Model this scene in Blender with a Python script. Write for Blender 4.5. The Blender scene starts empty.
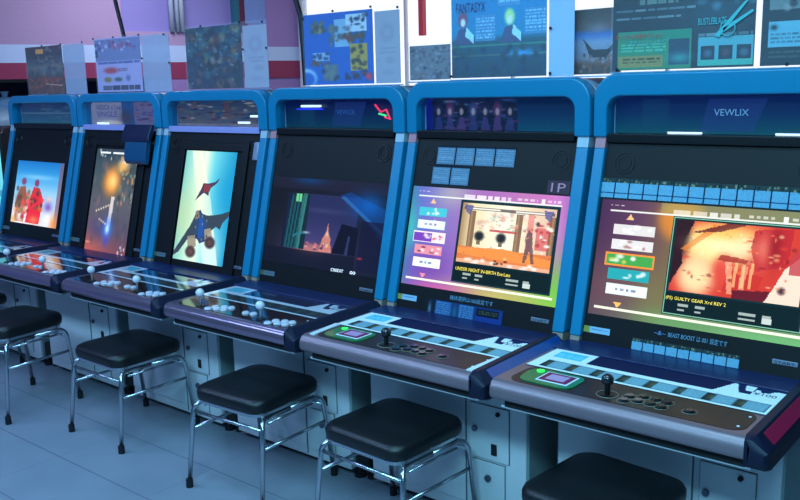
import bpy, bmesh, math, random
import numpy as np
from mathutils import Matrix, Vector
random.seed(7); rng = np.random.RandomState(11)
COL = bpy.context.scene.collection
PI = math.pi

# ------------------------------------------------------------------ materials
def lin(c):
    out = []
    for v in c[:3]:
        v = v/255.0
        out.append(v/12.92 if v <= 0.04045 else ((v+0.055)/1.055)**2.4)
    return tuple(out)

def mat(name, rgb, rough=0.5, metal=0.0, noise=0.08, nscale=25.0, bump=0.0, emit=0.0, alpha=1.0, coat=0.0, spec=0.5, stretch=None):
    m = bpy.data.materials.new(name); m.use_nodes = True
    nt = m.node_tree; b = nt.nodes['Principled BSDF']
    col = lin(rgb)
    b.inputs['Roughness'].default_value = rough
    b.inputs['Metallic'].default_value = metal
    b.inputs['Specular IOR Level'].default_value = spec
    b.inputs['Coat Weight'].default_value = coat
    b.inputs['Coat Roughness'].default_value = 0.06
    tc = nt.nodes.new('ShaderNodeTexCoord'); nz = nt.nodes.new('ShaderNodeTexNoise')
    nz.inputs['Scale'].default_value = nscale; nz.inputs['Detail'].default_value = 3
    if stretch:
        mp = nt.nodes.new('ShaderNodeMapping'); mp.inputs['Scale'].default_value = stretch
        nt.links.new(tc.outputs['Object'], mp.inputs[0]); nt.links.new(mp.outputs[0], nz.inputs['Vector'])
    else:
        nt.links.new(tc.outputs['Object'], nz.inputs['Vector'])
    mx = nt.nodes.new('ShaderNodeMix'); mx.data_type = 'RGBA'
    mx.inputs[6].default_value = tuple(max(0, v*(1-noise)) for v in col)+(1,)
    mx.inputs[7].default_value = tuple(min(1, v*(1+noise)) for v in col)+(1,)
    nt.links.new(nz.outputs['Fac'], mx.inputs[0]); nt.links.new(mx.outputs[2], b.inputs['Base Color'])
    if bump:
        bp = nt.nodes.new('ShaderNodeBump'); bp.inputs['Strength'].default_value = bump
        bp.inputs['Distance'].default_value = 0.002
        nt.links.new(nz.outputs['Fac'], bp.inputs['Height']); nt.links.new(bp.outputs[0], b.inputs['Normal'])
    if emit:
        nt.links.new(mx.outputs[2], b.inputs['Emission Color']); b.inputs['Emission Strength'].default_value = emit
    b.inputs['Alpha'].default_value = alpha
    return m

def paint_mat(name, emit=0.0, rough=0.4, coat=0.0, spec=0.5):
    m = bpy.data.materials.new(name); m.use_nodes = True
    nt = m.node_tree; b = nt.nodes['Principled BSDF']
    at = nt.nodes.new('ShaderNodeAttribute'); at.attribute_name = 'paint'
    b.inputs['Roughness'].default_value = rough; b.inputs['Coat Weight'].default_value = coat
    b.inputs['Specular IOR Level'].default_value = spec
    if emit:
        b.inputs['Base Color'].default_value = (0.006, 0.006, 0.008, 1)
        nt.links.new(at.outputs['Color'], b.inputs['Emission Color'])
        b.inputs['Emission Strength'].default_value = emit
    else:
        nt.links.new(at.outputs['Color'], b.inputs['Base Color'])
    return m

M = dict(
    white=mat('white_laminate', (205, 208, 212), 0.45, noise=0.04, nscale=6),
    side=mat('grey_side_board', (130, 150, 152), 0.6, noise=0.06),
    gap=mat('dark_gap', (14, 16, 20), 0.8),
    seam=mat('grey_seam', (86, 94, 106), 0.8),
    navy=mat('navy_plastic', (10, 19, 44), 0.5, noise=0.1, coat=0.0, spec=0.35),
    deckback=mat('dark_blue_plastic', (16, 34, 78), 0.35),
    blue=mat('blue_frame_plastic', (0, 126, 168), 0.35, noise=0.05, coat=0.3),
    hood=mat('grey_hood', (130, 150, 175), 0.5),
    trim=mat('white_trim', (210, 220, 230), 0.4),
    bezel=mat('black_bezel', (11, 13, 16), 0.5, spec=0.3, noise=0.1, nscale=60),
    black=mat('black_plastic', (9, 10, 13), 0.4),
    steel=mat('brushed_steel', (142, 122, 130), 0.42, metal=0.6, noise=0.1, nscale=8, stretch=(1, 90, 90)),
    chrome=mat('chrome_tube', (190, 194, 200), 0.24, metal=1.0, noise=0.05),
    foot=mat('tan_rail_foot', (150, 135, 125), 0.5),
    patch=mat('pale_joint', (170, 190, 205), 0.45),
    patchr=mat('rose_joint', (190, 130, 140), 0.45),
    lilac=mat('lilac_ledge', (165, 160, 215), 0.4),
    overlay=mat('dark_brown_overlay', (34, 24, 22), 0.4, noise=0.25, nscale=40, coat=0.1),
    ring=mat('pale_ring', (120, 112, 98), 0.5),
    smoke=mat('smoked_ball', (30, 34, 38), 0.2, coat=0.4),
    ball=mat('white_ball', (225, 222, 235), 0.25, coat=0.5),
    vinyl=mat('black_vinyl', (11, 14, 17), 0.42, noise=0.15, nscale=90, bump=0.25),
    rubber=mat('black_rubber', (10, 12, 22), 0.7),
    lock=mat('grey_lock', (95, 105, 120), 0.35, metal=0.8),
    clear=mat('clear_sleeve', (225, 232, 245), 0.12, alpha=0.06),
    haze=mat('frosted_sleeve', (190, 195, 215), 0.35, alpha=0.62),
    blueback=mat('pale_blue_backing', (170, 200, 235), 0.6),
    paper=mat('pale_paper', (188, 184, 196), 0.6, noise=0.05),
    pin=mat('dark_pin', (25, 22, 40), 0.4),
    crimson=mat('crimson_reflection', (165, 26, 62), 0.3, coat=0.3),  # red light reflected on the arm, put into the colour
    blue_ink_glint=mat('blue_print_reflection', (10, 66, 140), 0.3, coat=0.3),  # marquee letters, and the painted blue reflection on an arm
    white_ink=mat('white_print', (225, 235, 245), 0.5),
    pale_ink=mat('pale_blue_print', (105, 140, 190), 0.5),
    dark_ink=mat('dark_print', (40, 50, 70), 0.5),
    red_ink=mat('red_print', (215, 75, 80), 0.5),
    pink_ink=mat('pink_print', (205, 135, 155), 0.5),
    teal_ink=mat('teal_print', (84, 185, 190), 0.5),
    violet_ink=mat('violet_print', (92, 62, 110), 0.5),
    plate=mat('maroon_plate', (56, 24, 42), 0.5),
    green=mat('green_reader', (16, 120, 70), 0.3, coat=0.4),
    limelamp=mat('lime_lamp', (60, 240, 90), 0.3, emit=0.8),
    rose=mat('rose_pad', (190, 150, 190), 0.4),
    magenta=mat('magenta_pad', (120, 20, 70), 0.4),
    film=mat('film_white', (215, 225, 230), 0.5),
    card=mat('pale_blue_card', (110, 160, 190), 0.5, noise=0.1),
    cyan_glow=mat('cyan_panel', (90, 215, 240), 0.3, emit=0.5),
    lettering=mat('screen_letters', (240, 245, 240), 0.5, emit=1.0),
    yletter=mat('yellow_letters', (255, 205, 70), 0.5, emit=1.0),
    pinkw=mat('pink_wall', (168, 146, 180), 0.85, noise=0.09, nscale=60),
    stripe_w=mat('pale_blue_band', (178, 205, 235), 0.8, noise=0.03),
    stripe_r=mat('maroon_band', (140, 50, 85), 0.8, noise=0.05),
    lavender=mat('lavender_paint', (150, 125, 180), 0.8, noise=0.05),
    purple=mat('violet_panel', (138, 134, 198), 0.6, noise=0.05, nscale=2),
    skyband=mat('light_blue_panel', (120, 150, 210), 0.6),
    teal=mat('teal_post', (30, 105, 125), 0.4),
    maroon=mat('maroon_post', (88, 25, 60), 0.6),
    redpost=mat('red_post', (235, 60, 80), 0.5),
    dimwall=mat('dim_grey_wall', (60, 80, 100), 0.9),
    ceil=mat('ceiling_paint', (150, 165, 190), 0.9),
    plastic_bag=mat('white_plastic_bag', (215, 225, 235), 0.25),
    pouch=mat('blue_pouch', (8, 74, 110), 0.35),
    pouchtop=mat('navy_flap', (8, 22, 58), 0.4),
    silver=mat('silver_latch', (150, 160, 180), 0.3, metal=0.6),
    cable=mat('black_cable', (14, 10, 30), 0.5),
    scr=paint_mat('lit_screen', emit=1.15, rough=0.15),
    scr_dim=paint_mat('dim_screen', emit=0.9, rough=0.12),
    print=paint_mat('printed_sheet', rough=0.7, spec=0.15),
    filmgloss=paint_mat('glossy_film', rough=0.16, coat=0.8), overgloss=mat('glossy_brown_overlay', (44, 26, 26), 0.12, noise=0.25, nscale=40, coat=0.8), steelgloss=mat('polished_steel', (150, 128, 150), 0.2, metal=0.75, noise=0.08),
    marq=paint_mat('marquee_print', rough=0.35, coat=0.3),
    marqlit=paint_mat('lit_marquee_print', rough=0.35, emit=0.42),
    tube=mat('white_lamp_reflection', (225, 240, 250), 0.4, emit=1.3), red_reflect=mat('red_neon_reflection', (250, 50, 90), 0.4, emit=1.0), green_reflect=mat('green_neon_reflection', (70, 230, 120), 0.4, emit=1.0), blue_reflect=mat('blue_neon_reflection', (40, 60, 235), 0.4, emit=0.8),  # glows standing in for room lights reflected in the marquees
)

def glass_mat():
    m = bpy.data.materials.new('marquee_glass'); m.use_nodes = True
    nt = m.node_tree; nt.nodes.clear()
    o = nt.nodes.new('ShaderNodeOutputMaterial'); mx = nt.nodes.new('ShaderNodeMixShader')
    t = nt.nodes.new('ShaderNodeBsdfTransparent'); g = nt.nodes.new('ShaderNodeBsdfGlossy'); f = nt.nodes.new('ShaderNodeFresnel')
    t.inputs[0].default_value = (0.9, 0.95, 1, 1); g.inputs['Roughness'].default_value = 0.03
    nz = nt.nodes.new('ShaderNodeTexNoise'); nz.inputs['Scale'].default_value = 3
    mr = nt.nodes.new('ShaderNodeMapRange'); mr.inputs[3].default_value = 0.02; mr.inputs[4].default_value = 0.05
    nt.links.new(nz.outputs['Fac'], mr.inputs[0]); nt.links.new(mr.outputs[0], g.inputs['Roughness'])
    nt.nodes.remove(f)
    f = nt.nodes.new('ShaderNodeLayerWeight'); f.inputs['Blend'].default_value = .5
    pw = nt.nodes.new('ShaderNodeMath'); pw.operation = 'POWER'; pw.inputs[1].default_value = 4.0
    ad = nt.nodes.new('ShaderNodeMath'); ad.operation = 'MULTIPLY_ADD'; ad.inputs[1].default_value = .9; ad.inputs[2].default_value = .04
    nt.links.new(f.outputs['Facing'], pw.inputs[0]); nt.links.new(pw.outputs[0], ad.inputs[0])
    nt.links.new(ad.outputs[0], mx.inputs[0]); nt.links.new(t.outputs[0], mx.inputs[1]); nt.links.new(g.outputs[0], mx.inputs[2])
    nt.links.new(mx.outputs[0], o.inputs[0]); return m
M['glass'] = glass_mat()

def floor_mat():
    m = bpy.data.materials.new('floor_tiles'); m.use_nodes = True
    nt = m.node_tree; b = nt.nodes['Principled BSDF']; L = nt.links
    tc = nt.nodes.new('ShaderNodeTexCoord'); sp = nt.nodes.new('ShaderNodeSeparateXYZ'); L.new(tc.outputs['Object'], sp.inputs[0])
    def math_(op, a, bb=None):
        n = nt.nodes.new('ShaderNodeMath'); n.operation = op
        for i, v in enumerate((a, bb)):
            if v is None: continue
            if isinstance(v, (int, float)): n.inputs[i].default_value = v
            else: L.new(v, n.inputs[i])
        return n.outputs[0]
    def line(sock, off, per, w):
        a = math_('ADD', sock, off + 100*per); a = math_('MODULO', a, per); a = math_('SUBTRACT', a, per/2); a = math_('ABSOLUTE', a)
        return math_('LESS_THAN', a, w)
    ly = line(sp.outputs[1], 0.29+0.1575, 0.315, 0.0022); lx = line(sp.outputs[0], 0.0, 0.63, 0.0008)
    g = math_('MAXIMUM', ly, lx)
    nz = nt.nodes.new('ShaderNodeTexNoise'); nz.inputs['Scale'].default_value = 2.2; nz.inputs['Detail'].default_value = 6
    L.new(tc.outputs['Object'], nz.inputs['Vector'])
    c1 = nt.nodes.new('ShaderNodeMix'); c1.data_type = 'RGBA'
    c1.inputs[6].default_value = lin((112, 120, 134))+(1,); c1.inputs[7].default_value = lin((146, 152, 164))+(1,)
    L.new(nz.outputs['Fac'], c1.inputs[0])
    c2 = nt.nodes.new('ShaderNodeMix'); c2.data_type = 'RGBA'; c2.inputs[7].default_value = lin((88, 94, 108))+(1,)
    L.new(c1.outputs[2], c2.inputs[6]); L.new(g, c2.inputs[0]); L.new(c2.outputs[2], b.inputs['Base Color'])
    b.inputs['Roughness'].default_value = 0.38
    return m
M['floor'] = floor_mat()

# ------------------------------------------------------------------ mesh helpers
class MB:
    def __init__(s): s.bm = bmesh.new()
    def box(s, x0, x1, y0, y1, z0, z1):
        v = [s.bm.verts.new(p) for p in [(x0,y0,z0),(x1,y0,z0),(x1,y1,z0),(x0,y1,z0),(x0,y0,z1),(x1,y0,z1),(x1,y1,z1),(x0,y1,z1)]]
        for f in ((3,2,1,0),(4,5,6,7),(0,1,5,4),(1,2,6,5),(2,3,7,6),(3,0,4,7)): s.bm.faces.new([v[i] for i in f])
        return s
    def loft(s, rings, cap=True, closed=True):
        R = [[s.bm.verts.new(p) for p in r] for r in rings]; n = len(R[0])
        for a, b in zip(R, R[1:]):
            for i in range(n if closed else n-1):
                s.bm.faces.new((a[i], a[(i+1) % n], b[(i+1) % n], b[i]))
        if cap: s.bm.faces.new(R[0][::-1]); s.bm.faces.new(R[-1])
        return s
    def prism_x(s, prof, x0, x1): return s.loft([[(x0, y, z) for y, z in prof], [(x1, y, z) for y, z in prof]])
    def prism_y(s, prof, y0, y1): return s.loft([[(x, y0, z) for x, z in prof], [(x, y1, z) for x, z in prof]])
    def prism_z(s, prof, z0, z1): return s.loft([[(x, y, z0) for x, y in prof], [(x, y, z1) for x, y in prof]])
    def cyl(s, c, r, h, axis='z', n=20, r2=None):
        r2 = r if r2 is None else r2; rings = []
        for rr, t in ((r, 0), (r2, h)):
            ring = []
            for i in range(n):
                a = 2*PI*i/n; u, w = rr*math.cos(a), rr*math.sin(a)
                ring.append({'z': (c[0]+u, c[1]+w, c[2]+t), 'y': (c[0]+u, c[1]-t, c[2]+w), 'x': (c[0]+t, c[1]+u, c[2]+w)}[axis])
            rings.append(ring)
        return s.loft(rings)
    def tube(s, pts, r, n=10):
        pts = [Vector(p) for p in pts]; rings = []; up = None
        for i, p in enumerate(pts):
            t = (pts[min(i+1, len(pts)-1)]-pts[max(i-1, 0)]).normalized()
            if up is None:
                up = Vector((0,0,1)) if abs(t.z) < .9 else Vector((1,0,0))
            a = t.cross(up).normalized(); b = a.cross(t).normalized(); up = b
            rings.append([p+r*(math.cos(2*PI*k/n)*a+math.sin(2*PI*k/n)*b) for k in range(n)])
        return s.loft(rings)
    def sphere(s, c, r, sz=1.0):
        bmesh.ops.create_uvsphere(s.bm, u_segments=20, v_segments=12, radius=r, matrix=Matrix.Translation(c) @ Matrix.Diagonal((1,1,sz,1))); return s
    def torus(s, c, R, r, tilt=None, n=24, k=6):
        rings = []
        T = tilt or Matrix.Identity(3); c = Vector(c)
        grid = []
        for i in range(n):
            a = 2*PI*i/n
            grid.append([s.bm.verts.new(c + T @ Vector(((R+r*math.cos(2*PI*j/k))*math.cos(a), (R+r*math.cos(2*PI*j/k))*math.sin(a), r*math.sin(2*PI*j/k)))) for j in range(k)])
        for i in range(n):
            for j in range(k):
                s.bm.faces.new((grid[i][j], grid[(i+1) % n][j], grid[(i+1) % n][(j+1) % k], grid[i][(j+1) % k]))
        return s
    def build(s, name, m, parent=None, off=(0,0,0), bevel=0.0, smooth=False, seg=2):
        bmesh.ops.recalc_face_normals(s.bm, faces=s.bm.faces)
        me = bpy.data.meshes.new(name); s.bm.to_mesh(me); s.bm.free()
        me.transform(Matrix.Translation(off)); me.materials.append(m)
        if smooth:
            for p in me.polygons: p.use_smooth = True
        o = bpy.data.objects.new(name, me); COL.objects.link(o)
        if parent: o.parent = parent
        if bevel:
            b = o.modifiers.new('bevel', 'BEVEL'); b.width = bevel; b.segments = seg; b.limit_method = 'ANGLE'; b.angle_limit = 0.6
            for p in me.polygons: p.use_smooth = True
            w = o.modifiers.new('wn', 'WEIGHTED_NORMAL')
        return o

def tag(o, label, cat, group=None, kind=None):
    o['label'] = label; o['category'] = cat
    if group: o['group'] = group
    if kind: o['kind'] = kind
    return o
def empty(name, loc, rz=0):
    o = bpy.data.objects.new(name, None); COL.objects.link(o); o.location = loc; o.rotation_euler = (0,0,rz)
    o.empty_display_size = 0.1; return o
def struct(name, mb, m):
    o = mb.build(name, m); o['kind'] = 'structure'; return o
def copy_tree(o, parent=None):
    kids = list(o.children)
    c = o.copy(); COL.objects.link(c)
    if parent: c.parent = parent
    for ch in kids: copy_tree(ch, c)
    return c

# ---------- painted sheets: a grid of small faces coloured by a numpy picture (row 0 = top)
def canvas(name, img, m, O, U, V, parent=None, off=(0,0,0), thick=0.0015):
    """O = top-left corner, U = vector along the width, V = vector down the height"""
    h, w = img.shape[:2]; O, U, V = Vector(O), Vector(U), Vector(V)
    N = U.cross(V).normalized()            # points away from the viewer
    iy, ix = np.mgrid[0:h+1, 0:w+1]
    P = (np.array(O)[None] + (ix.ravel()/w)[:, None]*np.array(U)[None] + (iy.ravel()/h)[:, None]*np.array(V)[None] + np.array(off)[None])
    a = (iy[:-1, :-1]*(w+1)+ix[:-1, :-1]).ravel()
    F = np.stack([a, a+w+1, a+w+2, a+1], 1).tolist()
    nv = len(P)
    back = [np.array(O)+np.array(off)+np.array(N)*thick + np.array(U)*i + np.array(V)*j for i, j in ((0,0),(1,0),(1,1),(0,1))]
    P = np.concatenate([P, np.array(back)])
    tl, tr, br, bl = 0, w, h*(w+1)+w, h*(w+1)
    F.append([nv, nv+1, nv+2, nv+3])
    F.append([nv+1, nv] + [i for i in range(0, w+1)])
    F.append([nv+2, nv+1] + [w+i*(w+1) for i in range(h+1)])
    F.append([nv+3, nv+2] + [h*(w+1)+w-i for i in range(w+1)])
    F.append([nv, nv+3] + [(h-i)*(w+1) for i in range(h+1)])
    me = bpy.data.meshes.new(name); me.from_pydata(P.tolist(), [], F)
    at = me.attributes.new('paint', 'FLOAT_COLOR', 'FACE')
    c = np.clip(img, 0, 1).reshape(-1, 3); c = np.where(c <= 0.04045, c/12.92, ((c+0.055)/1.055)**2.4)
    full = np.zeros((len(F), 4)); full[:, 3] = 1; full[:h*w, :3] = c; full[h*w:, :3] = 0.01
    at.data.foreach_set('color', full.astype(np.float32).ravel())
    me.materials.append(m); me.update()
    o = bpy.data.objects.new(name, me); COL.objects.link(o)
    if parent: o.parent = parent
    return o

class Img:
    def __init__(s, w, h, base=(0,0,0)):
        s.w, s.h = w, h; s.a = np.ones((h, w, 3))*np.array(base)/255.
        yy, xx = np.mgrid[0:h, 0:w]; s.x = (xx+.5)/w; s.y = (yy+.5)/h
    def mixm(s, m, c): s.a = s.a*(1-m[..., None]) + m[..., None]*np.array(c)/255.
    def rect(s, x0, y0, x1, y1, c, al=1.0): s.mixm(((s.x >= x0)&(s.x < x1)&(s.y >= y0)&(s.y < y1))*al, c)
    def frame(s, x0, y0, x1, y1, t, c):
        ins = ((s.x >= x0+t)&(s.x < x1-t)&(s.y >= y0+t*s.w/s.h)&(s.y < y1-t*s.w/s.h)); out = ((s.x >= x0)&(s.x < x1)&(s.y >= y0)&(s.y < y1))
        s.mixm((out & ~ins)*1.0, c)
    def blob(s, cx, cy, rx, ry, c, al=1.0, hard=1.0, rot=0.0):
        dx, dy = s.x-cx, s.y-cy; a = math.radians(rot)
        u = (dx*math.cos(a)+dy*math.sin(a))/rx; v = (-dx*math.sin(a)+dy*math.cos(a))/ry
        s.mixm(np.exp(-((u*u+v*v)**hard))*al, c)
    def poly(s, pts, c, al=1.0):
        ins = np.zeros(s.x.shape, bool); n = len(pts)
        for i in range(n):
            x1, y1 = pts[i]; x2, y2 = pts[(i+1) % n]
            if y1 == y2: continue
            cond = ((y1 > s.y) != (y2 > s.y)) & (s.x < (x2-x1)*(s.y-y1)/(y2-y1)+x1); ins ^= cond
        s.mixm(ins*al, c)
    def vgrad(s, stops):
        ys = [q[0] for q in stops]; cs = np.array([q[1] for q in stops])/255.
        s.a = np.stack([np.interp(s.y, ys, cs[:, k]) for k in range(3)], -1)
    def hgrad(s, stops, y0=0, y1=1, al=1.0):
        xs = [q[0] for q in stops]; cs = np.array([q[1] for q in stops])/255.
        g = np.stack([np.interp(s.x, xs, cs[:, k]) for k in range(3)], -1); m = (((s.y >= y0)&(s.y < y1))*al)[..., None]
        s.a = s.a*(1-m)+g*m
    def speck(s, x0, y0, x1, y1, n, cols, r0=.01, r1=.04, al=.9):
        for _ in range(n):
            s.blob(rng.uniform(x0, x1), rng.uniform(y0, y1), rng.uniform(r0, r1), rng.uniform(r0, r1), cols[rng.randint(len(cols))], al, 2)
    def lines(s, x0, y0, x1, y1, n, c, al=.8, gap=.5):
        """unreadable small print: broken rows"""
        st = (y1-y0)/n
        for i in range(n):
            x = x0
            while x < x1:
                l = rng.uniform(.04, .14)*(x1-x0)*2
                s.rect(x, y0+i*st, min(x+l, x1), y0+i*st+st*gap, c, al*rng.uniform(.6, 1)); x += l+0.012
    def noise(s, amp): s.a = s.a*(1+amp*(rng.rand(s.h, s.w)[..., None]-.5)); return s

def lettering(body, width, height, fontsize=1.0):
    """flat glyph mesh fitted to width x height, origin at lower left, in XY"""
    cu = bpy.data.curves.new('lettering', 'FONT'); cu.body = body; cu.size = 1; cu.extrude = 0; cu.resolution_u = 3
    ob = bpy.data.objects.new('tmp', cu); COL.objects.link(ob); bpy.context.view_layer.update()
    me = bpy.data.meshes.new_from_object(ob.evaluated_get(bpy.context.evaluated_depsgraph_get()))
    bpy.data.objects.remove(ob); bpy.data.curves.remove(cu)
    n = len(me.vertices); co = np.zeros(n*3); me.vertices.foreach_get('co', co); co = co.reshape(-1, 3)
    mn, mx = co.min(0), co.max(0)
    co[:, 0] = (co[:, 0]-mn[0])/(mx[0]-mn[0])*width; co[:, 1] = (co[:, 1]-mn[1])/(mx[1]-mn[1])*height; co[:, 2] = 0
    me.vertices.foreach_set('co', co.ravel()); me.update(); return me
def text(name, body, O, U, V, m, parent=None, off=(0,0,0)):
    """O = lower left, U = width vector, V = up vector"""
    U, V = Vector(U), Vector(V)
    me = lettering(body, 1, 1); N = U.cross(V).normalized()
    T = Matrix(((U.x, V.x, N.x, O[0]+off[0]), (U.y, V.y, N.y, O[1]+off[1]), (U.z, V.z, N.z, O[2]+off[2]), (0,0,0,1)))
    me.transform(T); me.materials.clear(); me.materials.append(m)
    o = bpy.data.objects.new(name, me); COL.objects.link(o)
    if parent: o.parent = parent
    return o

# ================================================================== arcade cabinet
OX, OY = 0.205, -0.15            # mesh offset so that the empty stands in the middle of the foot print
OFF = (OX, OY, 0)
SL = 0.2526
def yb(z): return 0.170+(z-0.651)*SL            # bezel plane
def yr(z): return 0.155+(z-0.651)*SL            # front of the rails
def arc(cx, cz, r, a0, a1, n=8): return [(cx+r*math.cos(math.radians(a0+(a1-a0)*i/n)), cz+r*math.sin(math.radians(a0+(a1-a0)*i/n))) for i in range(n+1)]

def lean_canvas(name, img, m, x0, x1, z0, z1, lift, parent):
    return canvas(name, img, m, (x0, yb(z1)-lift, z1), (x1-x0, 0, 0), (0, -(z1-z0)*SL, -(z1-z0)), parent, OFF)
def lean_text(name, body, x0, x1, z0, h, m, parent, lift=0.004):
    return text(name, body, (x0, yb(z0)-lift, z0), (x1-x0, 0, 0), (0, h*SL, h), m, parent, OFF)
TILT = Matrix.Rotation(math.radians(90)-math.atan(SL), 3, 'X')

# ---- screen pictures
def attract(kind):
    im = Img(250, 140)
    if kind == 5:
        im.hgrad([(0, (60,130,170)), (.06, (100,110,200)), (.2, (126,120,196)), (.45, (165,110,190)), (.75, (190,120,185)), (.93, (205,120,200)), (1, (170,110,190))])
        im.blob(.02, .45, .05, .25, (60,200,190), .8); im.blob(.28, .05, .12, .15, (190,205,180), .5); im.blob(.18, .8, .18, .25, (120,60,170), .7)
        im.blob(1, .95, .3, .4, (110,200,70), 1); im.blob(.62, 1, .32, .12, (200,200,90), .8); im.blob(.25, 1.0, .2, .07, (220,90,170), .7)
        im.blob(.93, .35, .05, .3, (200,150,220), .6)
    else:
        im.hgrad([(0, (70,42,82)), (.2, (95,62,92)), (.35, (120,95,75)), (1, (110,110,85))])
        im.blob(.40, .12, .11, .20, (225,140,50), .95, 3); im.blob(.1, .75, .25, .35, (110,82,82), .8); im.blob(.32, .8, .12, .3, (120,120,75), .8)
        im.rect(.3, .0, 1, .1, (150,165,110), .5); im.blob(.9, 1.0, .6, .12, (110,185,120), 1); im.blob(.45, .98, .15, .08, (100,160,100), .8)
        im.rect(.235, .08, .238, .99, (200,190,150), .35); im.rect(.0, .52, .3, .525, (190,180,150), .35)
    im.rect(.05, .088, .965, .1, (245,250,245), .9); im.rect(.03, .925, .975, .94, (250,255,235), .95)
    im.lines(.05, .04, .13, .065, 1, (255,255,255), .8); im.lines(.36, .05, .66, .085, 1, (255,255,255), .9, 1); im.lines(.7, .05, .82, .075, 1, (255,255,255), .7, 1)
    im.rect(.845, .04, .865, .085, (255,255,255), .9); im.lines(.88, .05, .97, .075, 1, (255,255,255), .8, 1)
    im.poly([(.155,.115),(.135,.165),(.175,.165)], (255,200,140)); im.poly([(.125,.875),(.165,.875),(.145,.92)], (255,200,110) if kind == 6 else (255,150,170))
    pal = {5: [((70,200,220), (210,245,250)), ((200,240,245), (90,170,180)), ((120,70,190), (230,200,230)), ((235,150,170), (90,40,70)), ((245,245,250), (150,150,190))],
           6: [((225,225,225), (190,150,170)), ((230,230,232), (170,120,120)), ((70,170,80), (225,215,90)), ((40,170,180), (220,240,240)), ((225,240,240), (90,140,150))]}[kind]
    for k, (a, b) in enumerate(pal):
        y = .205+k*.128; xo = .075 if k != 2 else .06; x1 = .285 if k != 2 else .292
        if kind == 5: xo -= .012; x1 -= .03
        if k == 2 and kind == 6: im.rect(xo-.008, y-.014, x1+.008, y+.1, (255,150,60))
        elif k == 2: im.rect(xo-.005, y-.008, x1+.005, y+.094, (250,235,245))
        im.rect(xo, y, x1, y+.087, a); im.speck(xo+.02, y+.015, x1-.02, y+.07, 9, [b, a, (255,255,255)], .008, .022, .8)
        if kind == 5 and k == 2: im.rect(xo+.13, y, x1, y+.087, (250,235,245)); im.speck(xo+.14, y+.02, x1-.01, y+.07, 6, [(230,90,120)], .006, .012)
        if k == 4 or (kind == 5 and k == 1): im.rect(xo+.005, y+.005, x1-.005, y+.08, (238,248,252)); im.lines(xo+.05, y+.03, x1-.05, y+.055, 1, (110,130,170), .9, 1)
    gx0, gx1 = (.35, .955) if kind == 5 else (.372, .962)
    im.rect(gx0-.006, .1, gx1+.006, .905, (20,45,50)); im.frame(gx0-.005, .105, gx1+.005, .9, .004, (130,200,170) if kind == 6 else (25,60,70))
    im.rect(gx0+.004, .72, gx1-.004, .89, (10,30,30))
    X = lambda t: gx0+.012+(gx1-gx0-.024)*t
    Y = lambda t: .13+.585*t
    sub = Img(250, 140, (0,0,0))
    if kind == 5:
        s = sub; s.a[:] = np.array((232,222,190))/255.
        s.hgrad([(0, (170,140,100)), (.12, (240,225,180)), (.5, (250,248,230)), (.7, (245,225,190)), (1, (225,190,170))])
        s.speck(.2, .1, .9, .45, 30, [(250,245,230), (235,200,190), (200,150,140), (250,250,240)], .02, .07, .6)
        for cx in (.12, .63, .98): s.rect(cx-.035, .12, cx+.035, .72, (110,80,60), .8); s.rect(cx-.02, .12, cx, .72, (180,140,100), .7)
        s.rect(.33, .4, .62, .44, (190,60,60), .8); s.rect(.72, .1, .78, .75, (225,110,110), .6); s.rect(.82, .3, .95, .66, (210,70,80), .6)
        s.speck(.8, .2, .97, .6, 14, [(250,250,240), (190,70,80), (70,60,60)], .012, .04)
        for cx in (.22, .46): s.blob(cx, .53, .055, .085, (35,40,42), 1, 3); s.rect(cx-.02, .6, cx+.02, .68, (120,110,90))
        s.rect(0, .72, 1, 1, (225,120,60), .9); s.poly([(.0,.75),(.5,.7),(1,.8),(1,.92),(0,.85)], (245,150,70), .9); s.rect(0, .93, 1, 1, (240,190,160), .8)
        s.speck(.02, .92, .98, .99, 12, [(255,255,255), (250,240,230)], .03, .03, .8); s.speck(.42, .9, .55, .97, 6, [(90,40,20)], .015, .02)
        s.poly([(.74,.35),(.78,.4),(.8,.6),(.83,.88),(.8,.88),(.77,.66),(.74,.88),(.71,.88),(.73,.6),(.71,.5)], (90,70,80), .75)
        s.rect(.02, .06, .98, .1, (70,60,60), .7); s.rect(.05, .07, .42, .09, (240,240,230)); s.rect(.58, .07, .95, .09, (240,240,230))
        for cx in (.07, .92): s.poly([(cx-.05,.02),(cx+.05,.04),(cx+.02,.2),(cx-.03,.14)], (90,90,150), .8)
        s.speck(.2,.14,.62,.4,40,[(240,150,140),(250,250,235),(150,190,160),(230,200,170)],.008,.03,.7); s.speck(.0,.1,1,.9,60,[(120,90,70),(255,250,220),(200,150,110)],.005,.02,.5)
    else:
        s = sub; s.a[:] = np.array((210,60,45))/255.
        s.blob(.3, .3, .28, .3, (255,235,150), 1, 2); s.blob(.45, .15, .25, .15, (255,190,80), .9); s.blob(.2, .75, .16, .3, (255,225,170), 1, 2)
        s.blob(.02, .2, .1, .4, (30,15,20), 1, 2); s.poly([(.0,.0),(.14,.0),(.06,.35),(.08,.6),(.0,.9)], (45,20,25)); s.poly([(.05,.4),(.3,.02),(.36,.05),(.1,.42)], (225,120,40), .8); s.poly([(.12,.16),(.4,.0),(.55,.0),(.35,.12)], (90,25,25), .8)
        s.blob(.42, .62, .09, .25, (225,75,60), .9, 2); s.blob(.55, .3, .12, .2, (250,240,190), .8)
        s.poly([(.62,.05),(.9,.0),(.88,.5),(.66,.6),(.6,.3)], (190,40,45), .9); s.blob(.7, .3, .06, .22, (235,120,100), .8); s.blob(.78, .25, .05, .25, (150,25,35), .9)
        s.poly([(.45,.62),(.72,.66),(.66,.98),(.42,.92)], (200,50,40), .8); s.poly([(.42,.5),(.47,.5),(.5,.95),(.46,.95)], (255,190,150), .7); s.poly([(.55,.55),(.6,.55),(.58,.9),(.54,.9)], (255,170,140), .7)
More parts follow.
